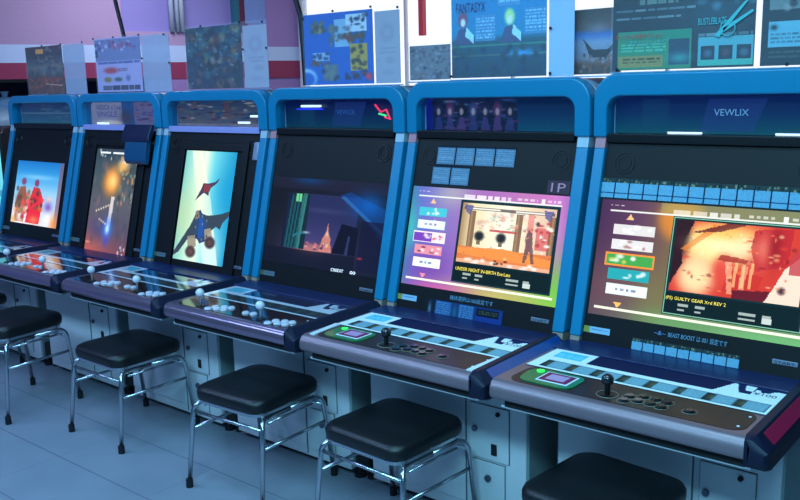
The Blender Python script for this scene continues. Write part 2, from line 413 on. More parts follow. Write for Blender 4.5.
        s.poly([(.5,.88),(.85,.84),(.8,1),(.5,1)], (90,20,35), .9); s.poly([(.86,.55),(1,.3),(1,1),(.74,1),(.8,.8)], (245,225,205), 1); s.poly([(.9,.35),(1,.2),(1,.6),(.9,.6)], (190,60,70), .8)
        s.blob(.86, .82, .03, .05, (60,30,50), .9, 2); s.speck(.1, .05, .95, .95, 60, [(255,240,190), (220,70,45), (255,150,80), (120,30,35), (255,200,130)], .006, .03, .55)
        for cx in (.5,.56,.62): s.poly([(cx,.5),(cx+.02,.5),(cx+.015,.85),(cx-.01,.85)], (255,210,140), .7)
        s.blob(.36,.3,.2,.12,(255,250,200),.8)
        s.poly([(.38,.42),(.6,.46),(.58,.52),(.36,.5)],(150,40,30),.7)
    # paste
    ww = int(250*(X(1)-X(0))); hh = int(140*(Y(1)-Y(0))); x0 = int(250*X(0)); y0 = int(140*Y(0))
    ys = (np.arange(hh)*140/hh).astype(int); xs = (np.arange(ww)*250/ww).astype(int)
    im.a[y0:y0+hh, x0:x0+ww] = sub.a[ys][:, xs]
    for (x, y, l) in ((.09,.81,.09), (.09,.85,.06), (.23,.81,.08), (.23,.85,.05), (.57,.81,.13), (.57,.85,.13), (.75,.81,.06)):
        im.rect(X(x), y, X(x+l), y+.016, (205,220,215), .8)
    im.rect(X(.75), .828, X(.82), .87, (225,240,235), .9)
    return im.noise(.04).a

def night_city():
    im = Img(220, 122, (24,26,40)); im.hgrad([(0, (22,28,38)), (.3, (28,30,44)), (.7, (30,32,54)), (1, (22,30,50))])
    im.rect(0, 0, 1, .12, (40,40,64), .6); im.blob(.34, .02, .14, .05, (20,80,150), .6)
    im.rect(.165, .17, .78, .80, (44,50,98)); im.blob(.45, .75, .3, .25, (84,78,138), .7); im.blob(.5,.35,.2,.03,(80,90,140),.4); im.blob(.42, .8, .13, .06, (220,140,130), .9)
    im.rect(.15, .17, .36, .80, (24,48,62)); im.poly([(.15,.17),(.2,.17),(.165,.5),(.16,.8),(.15,.8)],(26,28,44)); im.rect(.16, .17, .2, .8, (24,40,70), .8)
    for k in range(5): im.poly([(.2+.03*k,.2),(.215+.03*k,.2),(.195+.03*k,.8),(.175+.03*k,.8)], (40,130,140), .55)
    im.poly([(.3,.17),(.335,.17),(.31,.8),(.285,.8)], (80,170,160), .55); im.rect(.235, .18, .285, .27, (120,225,160)); im.rect(.258, .18, .262, .27, (30,60,60))
    im.blob(.36, .61, .03, .012, (190,220,230), .9); im.poly([(.24,.66),(.3,.61),(.36,.62),(.36,.63),(.3,.63),(.25,.68)], (50,130,150), .9)
    im.rect(.36, .73, .6, .80, (190,120,130), .55); im.poly([(.545,.48),(.55,.48),(.555,.58),(.585,.66),(.58,.68),(.6,.8),(.49,.8),(.51,.68),(.51,.66),(.54,.58)], (235,150,130), .9)
    im.speck(.37, .72, .62, .79, 26, [(255,200,160), (220,130,140), (90,60,110)], .006, .016, .9); im.blob(.548, .6, .012, .03, (255,220,180), .9)
    im.poly([(.6,.8),(.66,.47),(.8,.5),(.8,.8)], (18,20,44)); im.poly([(.71,.8),(.725,.6),(.74,.6),(.735,.8)], (60,80,130), .7)
    im.poly([(.62,.16),(.7,.12),(1,.28),(1,.62),(.86,.42)], (20,85,180), .55); im.blob(.86, .25, .12, .13, (20,110,215), .75); im.poly([(.62,.18),(.66,.17),(1,.52),(1,.56)], (60,140,220), .5)
    im.rect(.82, .42, 1, .95, (22,24,60), .7); im.blob(.84, .82, .02, .012, (220,60,70), .8)
    im.rect(.0, .81, .8, 1, (18,24,44), .8)
    return im.noise(.05).a
def jets():
    im = Img(90, 180); im.hgrad([(0, (120,200,200)), (.25, (200,245,225)), (.42, (235,250,225)), (.6, (110,215,230)), (1, (30,150,200))])
    im.poly([(.12,0),(.32,0),(.62,.45),(.9,1),(.62,1),(.35,.5)], (245,250,225), .75); im.blob(.1, .6, .25, .3, (190,215,160), .7); im.blob(.9, .35, .25, .2, (20,150,210), .6); im.blob(.7,.9,.2,.2,(215,250,250),.7)
    im.poly([(.74,.225),(.66,.27),(.52,.29),(.42,.29),(.40,.335),(.30,.45),(.33,.44),(.46,.375),(.55,.40),(.56,.365),(.58,.33),(.70,.275)], (70,62,92)); im.poly([(.45,.30),(.58,.30),(.55,.36),(.44,.37)], (140,55,60), .9)
    im.poly([(1,.515),(.86,.545),(.70,.565),(.58,.575),(.36,.545),(.33,.60),(.27,.68),(.0,.93),(.0,.97),(.10,.93),(.26,.80),(.36,.79),(.55,.80),(.66,.72),(.78,.665),(.86,.685),(.90,.62),(1,.56)], (54,70,84))
    im.poly([(.36,.55),(.44,.53),(.62,.66),(.66,.79),(.50,.83),(.38,.76)], (48,72,116)); im.poly([(.44,.60),(.52,.60),(.55,.76),(.45,.79)], (34,86,168), .9)
    im.poly([(.34,.55),(.40,.53),(.44,.60),(.36,.62)], (140,130,110), .9); im.poly([(.24,.78),(.40,.76),(.44,.86),(.28,.90)], (150,140,125), .9); im.poly([(.56,.70),(.68,.68),(.74,.77),(.60,.80)], (160,150,132), .9)
    im.speck(.38, .58, .64, .8, 10, [(30,40,60), (120,140,160)], .012, .012)
    im.blob(.34, .915, .105, .055, (64,52,58), 1, 4); im.blob(.70, .81, .105, .055, (58,48,56), 1, 4); im.blob(.34, .915, .06, .03, (110,80,72), .8, 2); im.blob(.70, .81, .06, .03, (104,76,72), .8, 2)
    return im.noise(.03).a
def shooter():
    im = Img(84, 180, (78,84,92)); im.vgrad([(0, (50,66,78)), (.2, (60,80,84)), (.5, (88,92,100)), (.75, (82,78,96)), (1, (120,70,80))])
    im.blob(.05, 1, .5, .22, (190,95,80), .9); im.blob(.3,.75,.25,.1,(70,70,120),.7)
    im.speck(.0, .1, 1, .9, 40, [(60,70,80), (100,110,110), (130,100,110)], .02, .05, .35); im.speck(.5, .05, 1, .5, 50, [(40,60,60), (90,120,110), (150,160,130), (60,40,40), (230,150,90)], .01, .035, .7); im.speck(.05, .0, .45, .1, 16, [(200,210,220), (40,60,70)], .02, .012)
    im.rect(.1, .03, .35, .045, (230,240,245)); im.rect(.4, .03, .75, .045, (230,240,245)); im.blob(.72, .12, .1, .04, (250,230,230), .9)
    im.blob(.46, .3, .2, .13, (250,150,50), 1, 1.5); im.blob(.48, .3, .1, .07, (255,215,130), 1); im.blob(.68, .16, .13, .05, (250,190,90), .9)
    im.poly([(.5,.44),(.58,.44),(.55,.76),(.47,.76)], (225,215,215), .9); im.blob(.5, .74, .11, .09, (50,120,245), 1); im.blob(.5, .74, .045, .05, (200,235,255), 1); im.blob(.5,.85,.05,.05,(70,70,200),.8)
    for k in range(6): im.blob(.18+.055*k, .585-.012*k, .018, .01, (250,225,190))
    for k in range(4): im.blob(.28+.05*k, .66+.012*k, .018, .009, (250,205,180))
    im.blob(.06, .885, .06, .008, (240,160,120), .9); im.rect(.0, .985, .9, 1, (250,245,240), .6)
    im.speck(.78, .86, .98, .96, 8, [(220,215,235), (110,100,140)], .02, .012)
    return im.noise(.05).a
def heroes():
    im = Img(110, 90); im.vgrad([(0, (20,115,195)), (.25, (60,160,225)), (.5, (150,205,240)), (1, (225,225,240))])
    im.blob(.5, .25, .4, .04, (130,200,240), .8); im.blob(.2,.9,.3,.2,(240,235,240),.8)
    im.poly([(.12,.42),(.24,.4),(.3,.6),(.28,.98),(.08,.98),(.04,.7)], (150,90,60)); im.blob(.19, .33, .055, .06, (120,70,110), 1, 3); im.blob(.12,.62,.07,.1,(70,80,50),.8)
    im.poly([(.42,.4),(.56,.42),(.66,.6),(.62,.98),(.32,.98),(.36,.6)], (225,40,45)); im.blob(.48, .34, .05, .06, (130,60,100), 1, 3); im.blob(.4, .66, .2, .06, (240,60,60), .9, 1, -15); im.blob(.46,.62,.06,.04,(60,20,40),.9); im.blob(.5,.92,.1,.06,(240,130,80),.9)
    im.blob(.78, .58, .05, .04, (235,200,190)); im.blob(.78, .7, .08, .08, (120,80,180), .9); im.blob(.8, .88, .1, .1, (250,250,255), .9)
    im.blob(.2, .88, .09, .12, (250,250,250), .9); im.blob(.05, .95, .06, .06, (230,180,90), .9); im.speck(.06, .42, .66, .98, 46, [(60,50,50), (190,120,60), (240,70,60), (150,30,40), (90,100,60), (250,190,150)], .02, .05, .7); im.rect(.93, 0, 1, 1, (120,90,110), .75); im.blob(.93,.95,.08,.15,(240,150,70),.9)
    return im.noise(.04).a
def cyan_screen():
    im = Img(60, 80); im.vgrad([(0, (120,215,235)), (.6, (90,205,225)), (1, (20,60,90))]); im.rect(.0, .38, 1, .42, (40,120,160), .6); im.rect(0,.8,1,1,(20,40,70)); return im.a

# ---- marquee prints
def marquee(i):
    im = Img(170, 34, (10,40,110))
    if i == 6 or i == 4:
        im.vgrad([(0, (8,30,110)), (.4, (8,60,130)), (.75, (6,96,140)), (1, (20,120,140))])
        if i == 4: im.a *= np.array([.7, .75, .85]); im.blob(.16, .5, .13, .3, (10,70,120), .6, 3)
        im.rect(.14, .08, .27, .9, (30,110,150), .35); im.poly([(.46,.1),(.72,.1),(.66,.95),(.42,.95)], (60,90,190), .5)
    elif i == 5:
        im.vgrad([(0, (6,36,90)), (.5, (8,70,130)), (1, (10,110,150))])
        im.rect(.0, .0, .62, 1, (24,44,92)); im.rect(0,0,.045,1,(20,30,190),.8)
        im.speck(.06, .05, .6, .95, 80, [(130,150,200), (20,24,60), (70,90,165), (110,70,130), (30,90,150), (20,20,40)], .012, .05, .9)
        
        for k_, cx in enumerate((.09,.17,.25,.33,.41,.49,.57)):
            hc = [(40,44,90), (110,70,130), (30,34,60), (70,90,160)][k_ % 4]
            im.blob(cx, .36, .030, .26, hc, .95, 3); im.blob(cx, .42, .014, .12, (200,200,230), .9, 3); im.poly([(cx-.03,1),(cx-.015,.6),(cx+.015,.6),(cx+.03,1)], (60+20*(k_%3),80,160), .85)
    elif i == 3:
        im.vgrad([(0, (60,84,120)), (1, (120,130,150))])
        im.speck(0, 0, 1, 1, 130, [(80,110,150), (150,120,120), (40,50,80), (110,140,120), (200,200,215), (90,60,80), (40,110,170), (30,90,150)], .015, .05, .85)
        im.rect(.55, .0, .6, .7, (150,90,80), .5); im.rect(0, .9, 1, 1, (180,180,215), .6)
    elif i == 2:
        im.a[:] = np.array((172,182,222))/255.; im.rect(.45, 0, .62, 1, (20,100,185), .9); im.blob(.5, .7, .08, .35, (90,80,90), .9); im.rect(.62, 0, 1, 1, (120,124,185), .8)
        im.speck(.62, .0, 1, .9, 50, [(190,185,220), (70,80,150), (150,110,140), (90,70,110)], .015, .05, .8); im.blob(.25, 1.0, .2, .2, (255,255,255), 1, 3)  # white spot at the lower edge is a tube's reflection painted in
    else:
        im.vgrad([(0, (14,60,100)), (.55, (24,100,140)), (1, (40,130,150))]); im.speck(.3, .1, 1, .9, 30, [(70,150,160), (30,80,120), (110,140,160)], .03, .08, .6)
        im.rect(0,.47,1,.53,(130,170,190),.7)
    return im.noise(.1).a

def film(i):
    im = Img(180, 46, (228,238,242))
    if i <= 4: im.a[:] = np.array((222,230,242))/255.
    im.rect(.205, .0, .785, .46, (14,28,66))
    im.poly([(.785,.0),(.785,.46),(.74,.46)], (228,238,242) if i > 4 else (222,230,242)); im.rect(.04, .09, .17, .42, (90,200,220)); im.lines(.05,.2,.16,.35,3,(200,230,240),.6)
    im.rect(.05, .58, .97, .93, (84,116,128))
    for k in range(8):
        x = .05+.115*k; c = [(30,38,38), (48,48,40), (34,48,48)][k % 3]
        im.rect(x, .60, x+.034, .91, c); im.blob(x+.03, .75, .02, .12, (96,108,92), .8); im.rect(x+.036, .60, x+.112, .91, (125,170,185) if i > 4 else (40,50,56), .9); im.lines(x+.055, .65, x+.105, .88, 4, (150,190,200) if i > 4 else (80,80,70), .5)
    im.poly([(.80,.0),(.83,.0),(.845,.22),(.875,.22),(.87,.0),(1,.0),(1,.02),(.94,.06),(.93,.16),(.90,.2),(.895,.1),(.88,.1),(.87,.34),(.83,.34),(.81,.14)], (18,36,80))
    return im.noise(.06).a

def card_img(hdr=True):
    im = Img(26, 26, (100,130,155)); im.rect(0, 0, 1, .13, (24,34,48)); im.lines(.08, .2, .92, .95, 7, (175,200,220), .55, .45)
    return im.noise(.12).a
def strip_card():
    im = Img(16, 18, (112,168,196)); im.rect(0, 0, 1, .25, (52,66,64)); im.speck(.1, .05, .9, .2, 5, [(150,150,120), (20,30,40)], .08, .05); im.rect(0, .72, 1, .76, (30,80,120)); im.rect(.95, 0, 1, 1, (20,60,90)); return im.noise(.12).a

LABELS = {
 1: 'blue-framed arcade cabinet, leftmost of the blue ones, red fighters under blue sky on its screen',
 2: 'blue-framed arcade cabinet with upright shooting game, orange explosion and blue flame on screen',
 3: 'blue-framed arcade cabinet with an upright screen of fighter jets in cyan sky',
 4: 'blue-framed arcade cabinet with dim purple night city on its screen, white ball-top sticks',
 5: 'blue-framed arcade cabinet with purple menu screen and a 1P plate on its bezel',
 6: 'nearest blue-framed arcade cabinet, fiery red picture on menu screen, painted crimson reflection on its arm'}

def make_cabinet(i):
    root = empty('arcade_cabinet', (0.8*i-OX, -OY, 0))
    tag(root, LABELS[i], 'arcade cabinet', 'row of blue-framed arcade cabinets')
    MT = {1: 1.512, 2: 1.514, 3: 1.517, 4: 1.521, 5: 1.532, 6: 1.541}[i]
    b = lambda mb, name, m, par=root, **k: mb.build(name, m, par, OFF, **k)
    new = i >= 5
    # lower body
    body = b(MB().box(-.54, .145, 0.0, .62, .028, .584), 'body', M['white'], bevel=.004)
    b(MB().box(.145, .150, 0.012, .618, .052, .586), 'side_panel', M['side'])
    b(MB().box(-.545, -.54, .012, .618, .052, .586), 'side_panel', M['side'])
    b(MB().box(-.50, .12, .08, .58, 0.0, .028), 'plinth', M['gap'])
    fp = b(MB().box(-.533, -.099, -.006, 0.0, .07, .565), 'front_panel', M['white'], bevel=.002)
    b(MB().box(-.098, -.095, -.003, 0.0, .04, .570), 'panel_seam', M['seam'], fp)
    b(MB().box(-.537, -.534, -.003, 0.0, .04, .570), 'panel_seam', M['seam'], fp)
    b(MB().box(-.0770, .0820, -.0015, 0.0, .250, .447).box(-.068, .065, -.0015, 0.0, .062, .243), 'door_gap', M['seam'])
    cd = b(MB().box(-.075, .080, -.007, -.0005, .252, .445), 'coin_door', M['white'], bevel=.002)
    b(MB().cyl((-.055, -.007, .355), .0105, .008, 'y'), 'lock', M['lock'], cd, smooth=False)
    b(MB().cyl((.040, -.007, .425), .0075, .008, 'y'), 'lock', M['gap'], cd)
    b(MB().box(.012, .034, -.011, -.006, .274, .314), 'coin_slot', M['black'], cd, bevel=.001)
    ld = b(MB().box(-.066, .063, -.007, -.0005, .064, .241), 'cash_door', M['white'], bevel=.002)
    b(MB().cyl((-.001, -.007, .185), .012, .008, 'y'), 'lock', M['lock'], ld)
    # leg bracket in the gap with levelling feet
    bk = b(MB().box(.151, .225, .02, .30, .045, .13), 'leg_bracket', M['gap'], bevel=.004)
    for x, y in ((.165, .03), (.215, .05)):
        b(MB().cyl((x, y, 0), .024, .014, n=16).cyl((x, y, .014), .009, .04, n=10), 'levelling_foot', M['rubber'], bk)
    # underside lip + dark recess under the control panel
    b(MB().box(-.575, .145, -.274, 0.0, .577, .584), 'panel_lip', M['white'], bevel=.002)
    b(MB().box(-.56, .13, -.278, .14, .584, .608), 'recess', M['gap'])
    # control deck
    prof = [(-.288,.607),(-.300,.612),(-.305,.625),(-.302,.645),(-.292,.660),(-.276,.667),(.17,.667),(.17,.607)]
    deck = b(MB().prism_x(prof, -.598, .137), 'control_deck', M['steel'] if new else M['steelgloss'], bevel=.003)
    b(MB().box(-.596, .136, .066, .19, .6665, .676), 'deck_rear', M['deckback'], bevel=.003)
    # button overlay with rounded corners
    ov = []
    for cx, cy, a0 in ((.075,-.165,0), (-.515,-.165,90), (-.515,-.235,180), (.075,-.230,270)):
        ov += [(cx+.043*math.cos(math.radians(a0+10*k)), cy+.038*math.sin(math.radians(a0+10*k))) for k in range(10)]
    ovl = b(MB().prism_z(ov, .6668, .6685), 'button_overlay', M['overlay'] if new else M['overgloss'])
    b(MB().cyl((.102,-.160,.6685), .004, .001, n=8).cyl((.098,-.238,.6685), .004, .001, n=8), 'screw', M['white_ink'], ovl)
    canvas('instruction_film', film(i), M['print'] if new else M['filmgloss'], (-.580, .066, .6700), (.722, 0, 0), (0, -.192, 0), root, OFF, .001)
    if i == 5:
        b(MB().prism_z([(-.588,-.126),(-.566,-.126),(-.548,-.277),(-.570,-.277)],   .6672, .6710), 'film_edge', M['film'])
        b(MB().prism_z([(.108,-.126),(.132,-.126),(.126,-.277),(.102,-.277)],   .6672, .6710), 'film_edge', M['film'])
    if i >= 4:
        text('price_lettering', '¥100', (.055, .004, .6705), (.06, 0, 0), (0, .022, 0), M['dark_ink'], root, OFF)
    def stick(x, y, m, R=.0175, mring=None):
        zb_ = .722 if m is M['ball'] else .712
        j = b(MB().cyl((x, y, .668), .0045 if m is M['ball'] else .008, .045, n=10), 'joystick', M['chrome'] if m is M['ball'] else M['black'])
        b(MB().cyl((x, y, .6685), .020, .002, n=20), 'dust_washer', M['black'], j)
        b(MB().sphere((x, y, zb_), R), 'ball_top', m, j, smooth=True)
        if mring: b(MB().torus((x, y, .6692), .030, .0016), 'ring_mark', mring, j)
    def button(x, y, m, mring=None):
        k = b(MB().cyl((x, y, .6685), .0150, .004, n=18).cyl((x, y, .6725), .0115, .003, n=18), 'button', m)
        if mring: b(MB().torus((x, y, .6690), .0195, .0013, n=18), 'ring_mark', mring, k)
    if new:
        stick(-.262, -.222, M['smoke'], mring=M['ring'])
        for x, y in ((-.205,-.240),(-.172,-.222),(-.137,-.222),(-.105,-.228),(-.205,-.202),(-.172,-.184),(-.137,-.184),(-.105,-.190)):
            button(x, y, M['smoke'], M['ring'])
        button(-.034, -.214, M['smoke'], M['ring'])
        # green card reader
        rd = []
        for cx, cy, a0 in ((-.395,-.175,0), (-.505,-.175,90), (-.500,-.225,180), (-.395,-.225,270)):
            rd += [(cx+.034*math.cos(math.radians(a0+15*k)), cy+.034*math.sin(math.radians(a0+15*k))) for k in range(7)]
        r = b(MB().prism_z(rd, .6685, .672), 'card_reader', M['green'])
        b(MB().box(-.482, -.380, -.238, -.158, .672, .6735), 'reader_border', M['white_ink'], r, bevel=.0005)
        b(MB().box(-.476, -.386, -.232, -.164, .6735, .6745), 'reader_pad', M['magenta'], r)
        b(MB().box(-.460, -.400, -.220, -.176, .6745, .6752), 'reader_mark', M['rose'], r)
        b(MB().cyl((-.505, -.165, .672), .012, .003), 'reader_lamp', M['limelamp'], r)
    else:
        for x0 in (-.425, -.065): stick(x0, -.243, M['ball'])
        for x, y in ((-.355,-.262),(-.322,-.245),(-.290,-.235),(-.352,-.228),(-.318,-.210),(-.286,-.200),(-.180,-.218),(-.142,-.212),(.002,-.268),(.036,-.252),(.070,-.245),(.006,-.232),(.040,-.218),(.074,-.212)):
            button(x, y, M['ball'])
    # side arm
    R = []
    for y, x0, x1, zt, zb in ((-.326,.148,.187,.655,.618), (-.317,.138,.196,.672,.603), (-.295,.135,.199,.682,.597), (.165,.135,.199,.687,.600)):
        c = (zt-zb)*.36
        R.append([(x0, y, zb), (x0, y, zt-.006), (x0+.006, y, zt), (x1-.038, y, zt), (x1, y, zt-c), (x1, y, zb+.006), (x1-.006, y, zb)])
    arm = b(MB().loft(R), 'side_arm', M['navy'], bevel=.002)
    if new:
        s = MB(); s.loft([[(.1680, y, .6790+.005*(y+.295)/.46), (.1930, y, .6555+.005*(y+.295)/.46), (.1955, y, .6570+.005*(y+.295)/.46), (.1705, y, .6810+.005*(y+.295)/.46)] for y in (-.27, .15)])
        b(s, 'arm_reflection', M['crimson'] if i == 6 else M['blue_ink_glint'], arm)  # reflected light painted as a coloured strip along the chamfer
    # upper shell behind the bezel
    b(MB().prism_x([(yb(.60)+.012,.607), (yb(1.345)+.012, 1.345), (.62, 1.345), (.62, .607)], -.586, .180), 'upper_shell', M['gap'])
    b(MB().prism_x([(yb(.655),.655), (yb(1.335), 1.335), (yb(1.335)+.014, 1.335), (yb(.655)+.014, .655)], -.550, .145), 'bezel', M['bezel'])
    # side rails with foot and joint
    for k, (x0, x1) in enumerate(((-.592, -.552), (.141, .187))):
        r = b(MB().prism_x([(yr(.69), .69), (yr(1.30), 1.30), (yr(1.30)+.06, 1.30), (yr(.69)+.06, .69)], x0, x1), 'side_rail', M['blue'], bevel=.006)
        b(MB().prism_x([(yr(.655)+.003, .655), (yr(.69)+.003, .69), (yr(.69)+.055, .69), (yr(.655)+.055, .655)], x0+.003, x1-.003), 'rail_foot', M['foot'], r)
        b(MB().prism_x([(yr(1.30)+.002, 1.30), (yr(1.335)+.002, 1.335), (yr(1.335)+.05, 1.335), (yr(1.30)+.05, 1.30)], x0+.002, x1-.002), 'rail_joint', (M['patch'] if k or i in (1, 2, 3) else M['patchr']), r)
    # marquee frame
    out = [(-.598, 1.334)] + arc(-.598+.082, MT-.082, .082, 180, 90) + arc(.190-.082, MT-.082, .082, 90, 0) + [(.190, 1.334)]
    inn = [(-.550, 1.334)] + arc(-.550+.045, 1.468-.045, .045, 180, 90) + arc(.130-.045, 1.468-.045, .045, 90, 0) + [(.130, 1.334)]
    def arch(outp, inp, y0, y1):
        mb = MB(); rings = []
        for y, o_, i_ in ((y0, outp, inp), (y1, outp, inp)):
            rings.append(([mb.bm.verts.new((x, y, z)) for x, z in o_], [mb.bm.verts.new((x, y, z)) for x, z in i_]))
        (o0, i0), (o1, i1) = rings; n = len(o0)
        for k in range(n-1):
            mb.bm.faces.new((o0[k], o0[k+1], i0[k+1], i0[k])); mb.bm.faces.new((o1[k+1], o1[k], i1[k], i1[k+1]))
            mb.bm.faces.new((o0[k+1], o0[k], o1[k], o1[k+1])); mb.bm.faces.new((i0[k], i0[k+1], i1[k+1], i1[k]))
        for k in (0, n-1): mb.bm.faces.new((o0[k], i0[k], i1[k], o1[k]))
        return mb
    fr = b(arch(out, inn, .322, .385), 'marquee_frame', M['blue'], bevel=.007)
    sh = lambda pts, d: [(x*(1-d*2/.79)-d*.4, z-(d if z > 1.4 else 0)) for x, z in pts]
    b(arch(sh(out, .002), inn, .385, .391), 'frame_trim', M['trim'], fr)
    hood = out[:1] + out[1:-1] + out[-1:]
    b(MB().prism_y([(x*.992-.002, z-.003) for x, z in hood], .391, .56), 'hood', M['hood'])
    b(MB().box(-.550, .130, .326, .40, 1.318, 1.346), 'marquee_ledge', M['lilac'] if i in (2, 3) else M['black'], bevel=.002)
    canvas('marquee_card', marquee(i), M['marqlit'], (-.548, .385, 1.466), (.676, 0, 0), (0, 0, -.119), root, OFF, .004)
    b(MB().box(-.549, .129, .352, .355, 1.347, 1.467), 'marquee_window', M['glass'])
    for (k_, x0, x1, z_) in ((6, -.36, -.25, 1.350), (6, -.03, .07, 1.350), (3, -.06, .02, 1.365), (3, .03, .11, 1.395), (4, -.43, -.31, 1.440), (2, -.47, -.36, 1.352)):
        if k_ == i: b(MB().cyl((x0, .370, z_), .0032 if i > 4 else .005, x1-x0, 'x', 8), 'lamp_reflection', M['tube'])  # glowing bars imitate lights reflected in the marquee glass
    if i == 4:  # glowing tubes added here stand for room neon reflected in the glass
        nb = b(MB().tube([(-.46, .372, 1.427), (-.30, .372, 1.427)], .004, 6), 'lamp_reflection', M['blue_reflect'])
        b(MB().tube([(.00, .370, 1.445), (.03, .370, 1.415), (.06, .370, 1.425), (.08, .370, 1.385), (.05, .370, 1.395)], .0045, 6), 'neon_reflection', M['red_reflect'])
        b(MB().tube([(.015, .374, 1.408), (.055, .374, 1.400)], .004, 6), 'neon_reflection', M['green_reflect'])
    if i in (4, 6):
        text('marquee_lettering', 'VEWLIX', ((-.22 if i == 6 else -.23), .3835, 1.404), (.105, 0, 0), (0, 0, .020), M['white_ink'] if i == 6 else M['pale_ink'], root, OFF)
    if i == 2:
        text('marquee_lettering', 'NESiCA x Live', (-.49, .3835, 1.425), (.24, 0, 0), (0, 0, .028), M['blue_ink_glint'], root, OFF)
        text('marquee_lettering', 'SINGLE', (-.49, .3835, 1.387), (.20, 0, 0), (0, 0, .030), M['blue_ink_glint'], root, OFF)
    # speakers
    for x in (-.482, .085):
        z = 1.252
        s_ = b(MB().torus((x, yb(z)-.001, z), .034, .0030 if i < 5 else .0014, TILT), 'speaker', M['black'])
        b(MB().torus((x, yb(z)-.001, z), .022, .0025 if i < 5 else .0012, TILT), 'speaker_cone', M['black'], s_)
    # lower bezel speaker rings and stickers
    im = Img(30, 6, (150,190,215)); im.rect(0, 0, .25, 1, (150,150,70)); im.lines(.3, .3, .95, .8, 1, (60,100,150), .6)
    if i <= 4: im.a = im.a*.45+.1
    lean_canvas('notice_sticker', im.a, M['print'], -.548, -.455, .706, .726, .002, root)
    st = b(MB().prism_x([(yb(.7095)-.003, .7095), (yb(.7225)-.003, .7225), (yb(.7225), .7225), (yb(.7095), .7095)], .050, .120), 'start_plate', M['silver'], bevel=.001)
    lean_text('start_lettering', 'START', .057, .113, .7115, .0085, M['dark_ink'], st, .0045)
    # screens
    if i >= 4:
        img = attract(i) if new else night_city()
        sc = lean_canvas('screen', img, M['scr'] if new else M['scr_dim'], -.541, .137, .766, 1.135, .002, root)
        if i == 6: lean_text('caption', '(PS) GUILTY GEAR Xrd REV 2', -.285, -.100, .8445, .0125, M['yletter'], sc)
        if i == 5: lean_text('caption', 'UNDER NIGHT IN-BIRTH Exe:Late', -.292, -.055, .8445, .0120, M['yletter'], sc)
        if i == 4:
            lean_text('caption', 'CREDIT', -.12, -.05, .768, .012, M['lettering'], sc); lean_text('caption', '00', -.012, .018, .768, .012, M['lettering'], sc)
    elif i == 3: lean_canvas('screen', jets(), M['scr'], -.392, -.010, .708, 1.230, .004, root)
    elif i == 2: lean_canvas('screen', shooter(), M['scr'], -.392, .000, .652, 1.218, .004, root)
    else: lean_canvas('screen', heroes(), M['scr'], -.450, .085, .756, 1.124, .004, root)
    if i in (2, 3):
        x0, x1 = -.44, .035
        b(MB().prism_x([(yb(.66)-.010, .66), (yb(1.27)-.010, 1.27), (yb(1.27), 1.27), (yb(.66), .66)], x0, x0+.035)
          .prism_x([(yb(.66)-.010, .66), (yb(1.27)-.010, 1.27), (yb(1.27), 1.27), (yb(.66), .66)], x1, x1+.035)
          .prism_x([(yb(1.235)-.009, 1.235), (yb(1.27)-.009, 1.27), (yb(1.27), 1.27), (yb(1.235), 1.235)], x0+.035, x1), 'monitor_surround', M['bezel'], bevel=.002)
    if i == 3:
        b(MB().prism_x([(yb(1.20)-.012, 1.20), (yb(1.28)-.012, 1.28), (yb(1.28), 1.28), (yb(1.20), 1.20)], .105, .138), 'latch', M['silver'], bevel=.003)
    if i == 5:
        for (r_, n_) in ((0, 4), (1, 2)):
            for k in range(n_):
                x = -.447+k*.088-(r_*.012); z1 = 1.292-r_*.074
                lean_canvas('move_card', card_img(), M['print'], x, x+.082, z1-.070, z1, .002, root)
        pl = b(MB().prism_x([(yb(1.14)-.003, 1.14), (yb(1.185)-.003, 1.185), (yb(1.185), 1.185), (yb(1.14), 1.14)], .046, .134), 'player_plate', M['plate'])
        lean_text('player_lettering', '1P', .062, .118, 1.147, .030, M['pink_ink'], pl, .005)
        im = Img(120, 28, (24,52,100)); im.rect(.0, 0, .12, 1, (22,32,50)); im.blob(.04, .5, .02, .3, (120,140,170), .8); im.rect(.12, .04, .33, .96, (48,92,140)); im.lines(.13, .08, .32, .95, 8, (110,150,195), .7); im.blob(.38, .5, .035, .4, (40,100,130), .9)
        im.rect(.43, .04, .63, .96, (48,92,140)); im.lines(.44, .08, .62, .95, 8, (110,150,195), .7); im.rect(.66, .1, .98, .9, (26,58,130)); im.rect(.67, .1, .95, .45, (14,22,36)); im.lines(.69, .18, .93, .4, 2, (150,150,90), .5)
        lean_canvas('move_card', im.noise(.1).a, M['print'], -.402, -.064, .656, .726, .002, root)
        lean_text('rules_lettering', '機体選択は100設定です', -.300, -.110, .735, .017, M['card'], root)
    if i == 6:
        for k in range(14):
            x = -.551+k*.0492
            lean_canvas('move_card', strip_card(), M['print'], x, x+.0475, 1.141, 1.203, .002, root)
        for k in range(9):
            x = -.376+k*.0376
            lean_canvas('move_card', strip_card(), M['print'], x, x+.0362, .664, .714, .002, root)
        lean_text('rules_lettering', 'BEAST BOOST は 001 設定です', -.262, -.080, .733, .017, M['card'], root)
        lean_text('rules_lettering', '~&~', -.308, -.270, .735, .012, M['pale_ink'], root)
    return root

for i in range(1, 7): make_cabinet(i)

# ---- black cabinet at the left picture edge
def side_cabinet():
    root = empty('upright_cabinet', (-.71, .36, 0), math.radians(55))
    tag(root, 'black cabinet with a cyan screen behind the leftmost blue cabinet, cut by left edge', 'arcade cabinet')
    def b(mb, name, m, **k): return mb.build(name, m, root, **k)
    b(MB().box(-.33, .33, -.26, .26, 0, .30), 'body', M['white'], bevel=.004)
    b(MB().prism_x([(-.30,.30),(-.30,1.27),(-.24,1.30),(.26,1.30),(.26,.30)], -.35, .37), 'shell', M['black'], bevel=.008)
    canvas('screen', cyan_screen(), M['scr'], (-.32, -.306, 1.20), (.665, 0, 0), (0, 0, -.84), root)
side_cabinet()

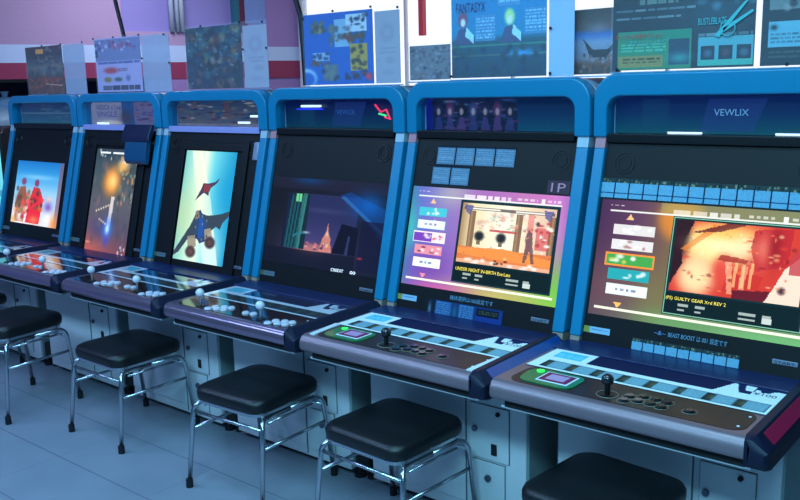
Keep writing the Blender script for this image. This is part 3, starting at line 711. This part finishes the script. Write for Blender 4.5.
# ================================================================== stools
def make_stool():
    root = empty('stool', (0, 0, 0))
    W = .172
    def rrect(w, r, z, n=6):
        pts = []
        for sx, sy, a0 in ((1,1,0), (-1,1,90), (-1,-1,180), (1,-1,270)):
            for k in range(n+1):
                a = math.radians(a0+90*k/n); pts.append((sx*(w-r)+r*math.cos(a), sy*(w-r)+r*math.sin(a), z))
        return pts
    rings = [rrect(W-.004, .05, .358), rrect(W+.004, .055, .363), rrect(W+.008, .06, .374), rrect(W+.008, .06, .394), rrect(W+.003, .06, .406), rrect(W-.010, .055, .413), rrect(W-.06, .05, .417)]
    seat = MB().loft(rings).build('seat', M['vinyl'], root, smooth=True)
    MB().loft([rrect(W-.008, .05, .345), rrect(W-.002, .05, .348), rrect(W-.002, .05, .359), rrect(W-.008, .05, .359)]).build('seat_rim', M['chrome'], root)
    top, bot = .156, .197
    for sx in (-1, 1):
        for sy in (-1, 1):
            pts = [(sx*.200, sy*bot, .022)]
            pts.append((sx*.189, sy*(top+.008), .308))
            for k in range(6):
                a = math.radians(90*k/5)
                pts.append((sx*(.188-.018*k/5), sy*(top+.006-.032*(1-math.cos(a))),   .311+.027*math.sin(a)))
            pts.append((sx*.168, sy*.001, .338))
            leg = MB().tube(pts, .0095, 12).build('leg', M['chrome'], root, smooth=True)
            MB().cyl((sx*.2005, sy*(bot+.001), 0),   .0140, .034, n=14, r2=.0135).build('rubber_foot', M['rubber'], leg)
    def lp(z): t = (z-.022)/(.298-.022); return bot+(top+.008-bot)*t
    for sy in (-1, 1):
        MB().tube([(-.189, sy*lp(.305), .305), (.189, sy*lp(.305), .305)], .0065).build('crossbar', M['chrome'], root, smooth=True)
    for sx in (-1, 1):
        MB().tube([(sx*.191, -lp(.235), .235), (sx*.191, lp(.235), .235)], .0065).build('stretcher', M['chrome'], root, smooth=True)
        MB().tube([(sx*.172, -.12, .318), (sx*.172, .12, .318)], .005).build('upper_brace', M['chrome'], root, smooth=True)
    return root
ST = [((2.195, -.225), 0, 'black-seated chrome stool in front of the jet screen cabinet, all four feet visible'),
      ((.615, -.25), 0, 'black-seated chrome stool farthest left, only its seat edge in view'),
      ((1.445, -.38), 6, 'black-seated chrome stool second from the left, cut by the left edge'),
      ((3.085, -.235), 3, 'black-seated chrome stool in front of the night city cabinet'),
      ((3.765, -.225), -3, 'black-seated chrome stool before the purple menu screen cabinet, cropped feet'),
      ((4.54, -.235), -5, 'nearest black stool at the bottom edge, only its cushion top visible')]
s0 = make_stool()
for k, ((x, y), rz, lab) in enumerate(ST):
    o = s0 if k == 0 else copy_tree(s0)
    o.location = (x, y, 0); o.rotation_euler = (0, 0, math.radians(rz))
    if k == 2: o.scale = (1, 1, 1.10)
    tag(o, lab, 'stool', 'black vinyl stools before the cabinets')

# ================================================================== posters in sleeves on the marquees
def poster(name, label, x0, x1, z0, z1, img, y=.375, sleeve=None, back=None, pins=(), tilt=0.0, cat='poster', zb=None, mat_=None):
    """sheet x0..x1 ; sleeve (x2) reaches further right ; back = material of the right-hand sheet"""
    xs = sleeve or x1
    root = empty(name, ((x0+xs)/2, y, z0)); tag(root, label, cat, 'posters standing on the cabinets')
    off = (-(x0+xs)/2, -y, -z0)
    canvas('printed_sheet', img, M['print'], (x0+.006, y+.001, z1-.008), (x1-x0-.012, 0, 0), (0, 0, -(z1-z0-.018)), root, off, .001)
    if back is not None and xs > x1+.02:
        if isinstance(back, np.ndarray): canvas('reverse_sheet', back, M['print'], (x1+.003, y+.003, z1-.02), (xs-x1-.008, 0, 0), (0, 0, -(z1-z0-.03)), root, off, .001)
        else: MB().box(x1+.003, xs-.004, y+.002, y+.004, z0+.006, z1-.012).build('backing_sheet', back, root, off)
    MB().box(x0, xs, y-.003, y-.0015, z0, z1).build('clear_sleeve', M['clear'], root, off)
    MB().box(x0-.002, xs+.002, y-.003, y+.012, z0-.0, z0+.005).build('sleeve_edge', M['blueback'], root, off)
    if pins:
        for px, pz in pins: MB().cyl((px, y-.003, pz), .005, .004, 'y', 10).build('pin', M['pin'], root, off)
    return root
def ghost(w=40, h=90):
    im = Img(w, h, (178,172,188)); im.blob(.5, .3, .28, .13, (150,145,165), .6, 2); im.blob(.5, .3, .16, .07, (178,172,188), .9, 2)
    im.lines(.2, .5, .85, .62, 2, (150,145,162), .5); im.blob(.6, .68, .2, .05, (152,148,168), .5, 2); im.blob(.5, .85, .3, .04, (156,150,168), .4, 2); return im.noise(.03).a

im = Img(70, 92); im.vgrad([(0, (84,50,46)), (.2, (66,66,74)), (.45, (98,112,116)), (.62, (72,76,78)), (.68, (120,60,45)), (1, (98,66,52))])
im.speck(0, .65, 1, 1, 70, [(150,80,50), (70,50,40), (120,90,60), (60,60,50)], .02, .04); im.speck(.1, .2, .9, .6, 40, [(110,120,130), (60,60,80), (130,110,100)], .02, .06, .6); im.rect(.28, .05, .5, .15, (225,170,90), .9); im.speck(.5,.0,1,.2,14,[(50,50,70),(110,110,120)],.03,.05); im.poly([(.5,.78),(.95,.82),(.95,.84),(.5,.8)],(200,190,170),.7)
P1 = poster('framed_poster', 'small rust and grey battle scene poster above the leftmost blue cabinet', .385, .815, 1.5105, 1.805, im.noise(.1).a**1.1*np.array([1.3,1.08,1.0]), sleeve=1.045, back=M['haze'], pins=((.60,1.80),(.81,1.80),(1.04,1.80),(.82,1.66)))
im = Img(90, 92, (178,178,214)); im.rect(.0, .02, 1, .42, (128,140,178)); im.speck(.02, .05, .95, .22, 36, [(90,96,140), (150,110,140), (200,200,225), (110,110,160)], .03, .04); im.lines(.05, .44, .98, .48, 1, (60,80,140), .9, 1)
im.blob(.33, .6, .16, .06, (190,60,70), .9, 2); im.lines(.5, .57, .7, .63, 2, (90,60,80), .9); im.blob(.25, .77, .09, .05, (140,120,50), .9, 2); im.blob(.48, .77, .09, .04, (80,90,80), .9, 2); im.blob(.7, .75, .05, .06, (110,120,160), .9, 2)
im.lines(.12, .88, .95, .97, 1, (70,66,84), 1, 1); im.rect(.0,.22,.06,.35,(50,80,110)); im.speck(.3,.1,.8,.2,10,[(200,80,100)],.04,.02,.5)
poster('framed_poster', 'white poster of game logos in a sleeve above the explosion screen cabinet', 1.150, 1.590, 1.5125, 1.815, im.noise(.05).a**1.1*np.array([1.12,1.0,1.0]), sleeve=1.835, back=M['haze'], pins=((1.155,1.81),(1.35,1.81),(1.585,1.81),(1.80,1.80),(1.60,1.69),(1.83,1.66)))
im = Img(90, 92); im.vgrad([(0, (30,60,90)), (.5, (48,66,96)), (1, (60,54,80))]); im.speck(0, 0, 1, 1, 90, [(26,50,70), (80,110,130), (110,86,96), (30,30,46), (60,110,120), (130,120,90), (100,60,60)], .03, .10, .8); im.speck(0,0,1,1,90,[(120,150,170),(20,24,36),(60,90,120)],.008,.03,.7); im.speck(.3, .2, .9, .6, 24, [(130,120,80), (120,140,150)], .015, .05, .6)
poster('framed_poster', 'dark collage poster of blue and brown figures above the jet screen cabinet', 1.962, 2.392, 1.5155, 1.825, im.noise(.15).a**1.25*np.array([1.25,1.1,1.0]), sleeve=2.565, back=ghost(), pins=((2.10,1.822),(2.385,1.822),(2.54,1.815),(2.40,1.70),(2.56,1.70)))
im = Img(96, 92, (8,96,190)); im.rect(.46, .1, .7, .48, (165,200,220), .9); im.speck(.06, .12, .42, .26, 20, [(120,110,80), (90,80,60), (160,140,90)], .02, .04); im.speck(.4, .16, .68, .46, 20, [(90,100,110), (130,120,110)], .02, .05)
im.rect(.62, .04, .92, .28, (215,225,235)); im.speck(.65, .06, .9, .26, 16, [(40,50,80), (120,130,150)], .015, .05); im.speck(.6, .3, .88, .42, 20, [(130,60,50), (90,70,50)], .03, .03); im.rect(.68, .45, .92, .82, (205,165,60)); im.speck(.7, .48, .9, .8, 16, [(70,60,40), (120,90,50)], .02, .04)
im.rect(.12, .54, .38, .66, (150,180,220)); im.speck(.14, .55, .36, .65, 10, [(50,70,110)], .03, .02); im.speck(.12, .66, .38, .74, 14, [(140,80,50), (110,70,60)], .03, .02); im.rect(.28, .72, .5, .95, (90,110,130)); im.speck(.28, .72, .5, .95, 16, [(50,60,80), (120,130,120)], .02, .04)
im.speck(.6, .82, .9, .92, 22, [(70,40,60), (120,60,80), (40,60,110)], .025, .03)
im.blob(.02, .9, .16, .14, (225,235,245), .95, 4); im.blob(.02, .92, .13, .11, (8,96,190), 1, 4); im.blob(.93, .9, .05, .06, (240,60,90), 1, 2)
poster('framed_poster', 'bright blue poster with yellow and white logos above the night city cabinet', 2.792, 3.200, 1.5195, 1.832, im.noise(.05).a, sleeve=3.338, back=ghost(), pins=((2.80,1.81),(2.98,1.83),(3.19,1.832),(3.33,1.82)))
im = Img(60, 44, (128,124,134)); im.speck(0, 0, 1, 1, 110, [(90,84,96), (160,156,166), (70,66,80), (140,110,110)], .02, .06, .7)
poster('small_poster', 'small grey collage poster between the blue poster and the teal one', 3.348, 3.560, 1.528, 1.678, im.noise(.1).a, y=.41)
im = Img(110, 120); im.vgrad([(0, (30,110,150)), (.3, (10,110,150)), (.6, (20,110,140)), (.66, (24,70,80)), (1, (22,40,60))])
im.rect(.5, .0, .74, .35, (90,120,150), .8); im.lines(.52, .02, .73, .33, 9, (160,180,195), .7); im.rect(.77, .0, 1, .28, (60,95,130), .8); im.lines(.78, .02, .99, .27, 8, (150,175,190), .7)
im.rect(.26, .42, .48, .66, (80,115,145), .8); im.lines(.27, .44, .47, .65, 7, (165,180,195), .8); im.rect(.78, .38, 1, .62, (80,115,145), .8); im.lines(.79, .40, .99, .61, 7, (165,180,195), .8)
for cx, hc in ((.13, (150,60,80)), (.63, (200,190,120))):
    im.blob(cx, .45, .055, .08, hc, 1, 3); im.blob(cx, .475, .028, .04, (225,195,180), 1, 3); im.poly([(cx-.05,.54),(cx+.06,.52),(cx+.13,.68),(cx-.1,.68)], (70,60,90), .9); im.poly([(cx+.04,.52),(cx+.12,.6),(cx+.12,.68),(cx+.02,.6)], (190,200,215), .9)
im.rect(0, .69, 1, .71, (60,110,90), .8); im.lines(.0, .78, 1, .8, 1, (110,100,80), .6, 1); im.blob(.75, .78, .14, .03, (50,140,190), .8); im.speck(0, .7, 1, 1, 50, [(26,60,60), (40,50,50), (20,30,50)], .03, .03, .6)
im.a = im.a*np.array([1.1,1.3,1.35])
pr = poster('framed_poster', 'tall teal poster of two figures with move lists above the purple menu cabinet', 3.580, 3.998, 1.5305, 1.93, im.noise(.1).a, sleeve=4.102, back=M['blueback'], pins=((4.01,1.70),(4.01,1.548),(3.585,1.548)))
text('title_lettering', 'FANTASYX', (3.61-(3.58+4.102)/2, -.003, 1.785-1.54), (.13, 0, 0), (0, 0, .035), M['violet_ink'], pr)
im = Img(40, 90); im.vgrad([(0, (70,52,48)), (.3, (110,84,80)), (.38, (60,110,190)), (.5, (150,160,190)), (.75, (150,140,160)), (.85, (120,72,60)), (1, (80,56,50))]); im.poly([(.25,.45),(.45,.62),(.75,.62),(1,.42),(1,.5),(.7,.75),(.4,.75)], (50,36,40)); im.speck(0, .7, 1, 1, 40, [(150,90,70), (80,50,44), (170,140,140)], .03, .03); im.blob(.55,.3,.2,.08,(150,130,150),.7)
poster('framed_poster', 'narrow brown poster with winged figure between the teal and black posters', 4.055, 4.255, 1.5310, 1.765, im.noise(.1).a, y=.42)
im = Img(150, 110, (22,32,42)); im.blob(.75, .3, .3, .4, (40,80,95), .7)
im.lines(.03, .0, .45, .05, 1, (190,200,205), .7, .6); im.lines(.2, .1, .48, .17, 1, (185,200,180), .8, .9); im.lines(.03, .22, .6, .26, 1, (150,165,170), .8, .7); im.lines(.03, .32, .5, .36, 1, (150,165,170), .8, .7)
im.rect(.04, .5, .58, .99, (60,140,95)); im.rect(.06, .5, .58, .62, (30,140,105)); im.rect(.05, .82, .38, .96, (165,145,75)); im.lines(.08, .85, .36, .93, 2, (60,40,20), .8); im.lines(.07, .66, .4, .78, 3, (90,220,190), .8); im.rect(.42, .62, .57, .95, (40,60,84)); im.blob(.5, .86, .08, .07, (70,170,160), .8)
im.rect(.63, .62, .995, .97, (95,175,185)); im.lines(.63, .57, .99, .61, 1, (170,185,190), .7, 1)
for k in range(3): im.rect(.65+.12*k, .73, .74+.12*k, .9, (34,44,60)); im.blob(.695+.12*k, .82, .03, .05, (110,70,80) if k == 1 else (90,120,140), .8, 2)
im.rect(.63, .9, .995, .97, (70,190,150), .6); im.speck(.6, .0, 1, .3, 30, [(60,110,130), (30,60,80), (90,140,160)], .015, .05, .5)
pr = poster('wide_poster', 'wide black poster with green panel and blade-like logo above the nearest cabinet', 4.234, 4.700, 1.5395, 1.800, im.noise(.08).a, pins=((4.26,1.552),))
ox = (4.234+4.700)/2
text('title_lettering', 'BUSTLEBLAZE', (4.525-ox, -.005, 1.684-1.545), (.085, 0, 0), (0, 0, .020), M['teal_ink'], pr)
MB().prism_y([(4.575-ox,.105), (4.59-ox,.10), (4.675-ox,.205), (4.662-ox,.20)], -.0055, -.0045).prism_y([(4.60-ox,.125), (4.605-ox,.115), (4.69-ox,.170), (4.685-ox,.176)], -.0055, -.0045).torus((4.615-ox, -.005, .125), .022, .002, Matrix.Rotation(PI/2, 3, 'X')).build('blade_emblem', M['teal_ink'], pr)
text('title_lettering', 'オリジナル対戦アクション', (4.252-ox, -.005, 1.652-1.545), (.16, 0, 0), (0, 0, .017), M['red_ink'], pr)
text('title_lettering', 'スタイリッシュタイプ', (4.302-ox, -.005, 1.635-1.545), (.13, 0, 0), (0, 0, .013), M['teal_ink'], pr)
im = Img(70, 110, (20,36,46)); im.rect(.08, 0, 1, .35, (120,130,130)); im.speck(.2, 0, 1, .33, 16, [(70,50,50), (40,36,44), (160,150,150)], .05, .05); im.rect(.08, .48, 1, .78, (110,185,205)); im.rect(.55, .52, .8, .76, (40,70,170)); im.blob(.15, .55, .04, .03, (20,30,40)); im.lines(.12, .62, .5, .76, 3, (60,100,120), .8); im.lines(.1, .83, 1, .93, 2, (120,120,110), .6)
poster('framed_poster', 'dark poster with pale blue box, cut by the right edge beside the wide one', 4.706, 4.95, 1.5395, 1.800, im.noise(.08).a, pins=((4.79,1.552),))

# blue pouch hanging from a marquee
pc = empty('hanging_pouch', (1.6+.05, .30, 1.15)); tag(pc, 'blue cloth pouch with navy flap hanging over the explosion screen', 'pouch')
po = (-(1.65), -.30, -1.15)
MB().loft([[(1.545, y0, z), (1.735, y0, z), (1.735, y1, z), (1.545, y1, z)] for z, y0, y1 in ((1.15, .262, .27), (1.17, .250, .276), (1.22, .255, .288), (1.285, .272, .30))]).build('bag', M['pouch'], pc, po, bevel=.008)
MB().loft([[(1.515, y0, z), (1.755, y0, z), (1.755, y1, z), (1.515, y1, z)] for z, y0, y1 in ((1.265, .262, .275), (1.30, .268, .300), (1.352, .292, .3135))]).build('flap', M['pouchtop'], pc, po, bevel=.006)

# ================================================================== the room
struct('floor', MB().box(-4.2, 8.5, -4.6, 4.1, -.05, 0), M['floor'])
struct('ceiling', MB().box(-4.2, 8.5, -4.6, 4.1, 3.0, 3.05), M['ceil'])
struct('wall_front', MB().box(-4.2, 8.5, -4.7, -4.6, 0, 3), M['dimwall'])
struct('wall_right', MB().box(8.5, 8.6, -4.6, 4.1, 0, 3), M['dimwall'])
# back wall: sill below, wide shop window above
struct('wall_back', MB().box(-.97, 8.5, 4.0, 4.1, 0, 1.45).box(-.97, 8.5, 4.0, 4.1, 2.75, 3.0).box(5.2, 8.5, 4.0, 4.1, 1.45, 2.75), M['lavender'])
# angled left wall, local axis s along the wall (0 at the corner), t outwards
A = math.radians(15.2); Q = Vector((-.971, 4.0, 0)); WM = Matrix.Translation(Q) @ Matrix.Rotation(-A, 4, 'Z')
def wall_piece(name, s0, s1, z0, z1, m, t0=0.0, t1=.12):
    mb = MB().box(-t1, -t0, s0, s1, z0, z1); o = mb.build(name, m); o.data.transform(WM); o['kind'] = 'structure'; return o
# sections left of the panel opening, under it, and the pillar
wall_piece('wall_left', -8.8, -1.80, 1.935, 3.0, M['pinkw'])
wall_piece('trim_1', -8.8, -.575, 1.785, 1.935, M['stripe_w'], -.004)
wall_piece('trim_2', -8.8, -.575, 1.63, 1.785, M['stripe_r'], -.004)
wall_piece('wall_left_lower', -8.8, 0, 0, 1.63, M['lavender'])
wall_piece('wall_left_sill', -1.80, -.6, 1.935, 2.06, M['pinkw'])
wall_piece('wall_left_header', -1.80, -.54, 2.72, 3.0, M['pinkw'])
wall_piece('wall_left_infill', -1.84, .0, 1.60, 2.06, M['pinkw'], .06)
wall_piece('window_1', -1.80, -.66, 2.06, 2.72, M['purple'], .05)
wall_piece('pillar_left', -.575, 0, 1.93, 3.0, M['lavender'], -.01)
wall_piece('trim_3', -.575, 0, 1.795, 1.93, M['stripe_w'], -.012)
wall_piece('trim_4', -.575, 0, 1.625, 1.795, M['stripe_r'], -.012)
wall_piece('trim_5', -.60, -.38, 2.15, 3.0, M['skyband'], -.014)
wall_piece('trim_6', -.72, -.655, 2.06, 2.72, M['teal'], -.01)
wall_piece('trim_7', -.655, -.575, 2.06, 3.0, M['maroon'], -.01)
for k, s0 in enumerate((-1.345, -1.29, -1.245)):
    o = MB().cyl((.02, s0, 2.06), .022 if k != 1 else .018, .66, n=14).build('trim_%d' % (8+k), M['patch'], smooth=True); o.data.transform(WM); o['kind'] = 'structure'
# shop window: frame, mullions, glass
wf = MB().box(-.97, -.90, 3.98, 4.05, 1.45, 2.75)
for x in (.40, 1.55, 2.9, 4.1): wf.box(x, x+.018, 4.0, 4.04, 1.45, 2.75)
wf.box(-.97, 5.2, 3.99, 4.05, 1.45, 1.49).box(-.97, 5.2, 3.99, 4.05, 2.71, 2.75)
struct('window_2', wf, M['trim'])
struct('window_3', MB().box(-.95, 5.2, 4.02, 4.026, 1.49, 2.71), M['glass'])
struct('trim_11', MB().box(.625, .675, 3.93, 3.98, 1.955, 2.75), M['redpost'])
# low counter run below the window
cn = MB().box(-.4, 4.8, 3.3, 3.7, 0, 1.40).build('display_counter', M['dimwall'], bevel=.01); tag(cn, 'grey counter along the back wall behind the cabinets', 'counter')
# dark prize case behind the left cabinets
DV = Vector((math.sin(A), math.cos(A), 0)); NV = Vector((math.cos(A), -math.sin(A), 0))
def by_wall(sv, off, z=0): return tuple(Vector((Q.x, Q.y, z)) + DV*sv + NV*off)
pcab = empty('prize_case', by_wall(-2.55, .34), PI/2-A); tag(pcab, 'dark prize case with bagged toys behind the leftmost cabinet', 'prize case')
MB().box(-.9, .9, -.28, .28, 0, 1.20).build('case_base', M['black'], pcab)
MB().box(-.9, .9, -.28, .28, 1.615, 1.64).build('case_top', M['black'], pcab)
MB().box(-.9, .9, .25, .28, 1.20, 1.615).build('case_back', M['deckback'], pcab)
for x in (-.89, .0, .875): MB().box(x, x+.015, -.28, -.265, 1.20, 1.615).build('case_post', M['teal'], pcab)
for k, (sv, r_) in enumerate(((-2.66, .135), (-2.05, .10), (-2.93, .12))):
    t = empty('bagged_toy', by_wall(sv, .34, 1.20), PI/2-A)
    mb = MB(); mb.sphere((0, 0, r_*.93), r_, .93)
    for v in mb.bm.verts: v.co += Vector((rng.uniform(-.014, .014), rng.uniform(-.014, .014), rng.uniform(0, .010)))
    mb.build('toy_body', M['plastic_bag'], t, smooth=True)
    mb = MB(); mb.sphere((.02, 0, r_*2.1), r_*.55, .9); mb.cyl((.02, 0, r_*2.5), .015, .05, n=8, r2=.035)
    mb.build('toy_head', M['blueback'], t, smooth=True)
    tag(t, ['white bagged toy in the prize case left of the leftmost blue cabinet', 'small bagged toy seen between the two leftmost framed posters', 'bagged toy at the far left end of the dark prize case'][k], 'toy', 'bagged toys in the prize case')
# black cable from the ceiling to the logo poster
cb = MB().tube([(.92, .5, 2.98), (1.07, .5, 2.45), (1.199, .5, 2.02), (1.251, .5, 1.846), (1.30, .5, 1.68), (1.33, .5, 1.53)], .011, 8).build('hanging_cable', M['cable'], smooth=True)
tag(cb, 'black cable slanting down behind the white logo poster', 'cable')
cb = MB().tube([(2.40, .5, 2.98), (2.53, .5, 2.3), (2.618, .5, 1.94), (2.655, .5, 1.84), (2.665, .5, 1.68), (2.67, .5, 1.53)], .012, 8).build('hanging_cable', M['cable'], smooth=True)
tag(cb, 'black cable coming down at the left corner of the bright blue poster', 'cable')

# ================================================================== light
def area(name, loc, size, power, col, rot=(0,0,0)):
    L = bpy.data.lights.new(name, 'AREA'); L.shape = 'RECTANGLE'; L.size, L.size_y = size; L.energy = power; L.color = col
    o = bpy.data.objects.new(name, L); COL.objects.link(o); o.location = loc; o.rotation_euler = rot; return o
area('unseen_ceiling_lamp', (5.4, -2.9, 2.93), (1.8, .6), 165, (.25, .70, .92))
area('unseen_ceiling_lamp', (2.6, -2.7, 2.93), (1.8, .6), 74, (.29, .62, .97))
area('unseen_ceiling_lamp', (0.0, -2.7, 2.93), (1.8, .6), 62, (.36, .58, 1.0))
area('unseen_ceiling_lamp', (4.6, -.9, 2.93), (1.8, .5), 42, (.30, .70, .94))  # unseen, added to brighten the decks and floor
area('unseen_ceiling_lamp', (1.6, -.9, 2.93), (1.8, .5), 34, (.36, .58, 1.0))  # likewise added out of view, for brighter decks further left
area('unseen_ceiling_lamp', (-.3, 1.9, 2.93), (1.2, .8), 46, (.82, .80, 1.0))
w = bpy.data.worlds.new('daylight'); bpy.context.scene.world = w; w.use_nodes = True
bg = w.node_tree.nodes['Background']; bg.inputs[0].default_value = (1.0, .95, .96, 1); bg.inputs[1].default_value = 1.4

# ================================================================== camera
cam = bpy.data.cameras.new('camera'); co = bpy.data.objects.new('camera', cam); COL.objects.link(co)
rt = Vector((0.77088549, 0.63652967, -0.023781)); up = Vector((-0.10096712, 0.15897071, 0.9821069)); fw = Vector((-0.62892066, 0.75469086, -0.18681678))
co.matrix_world = Matrix(((rt.x, up.x, -fw.x, 5.55365), (rt.y, up.y, -fw.y, -2.31776), (rt.z, up.z, -fw.z, 1.51781), (0,0,0,1)))
cam.sensor_width = 36; cam.lens = 863.2226/800*36; cam.clip_start = .02
sc = bpy.context.scene; sc.camera = co
sc.view_settings.view_transform = 'Standard'; sc.view_settings.look = 'None'; sc.view_settings.gamma = 1
sc.view_settings.use_curve_mapping = False; sc.view_settings.exposure = 0.0
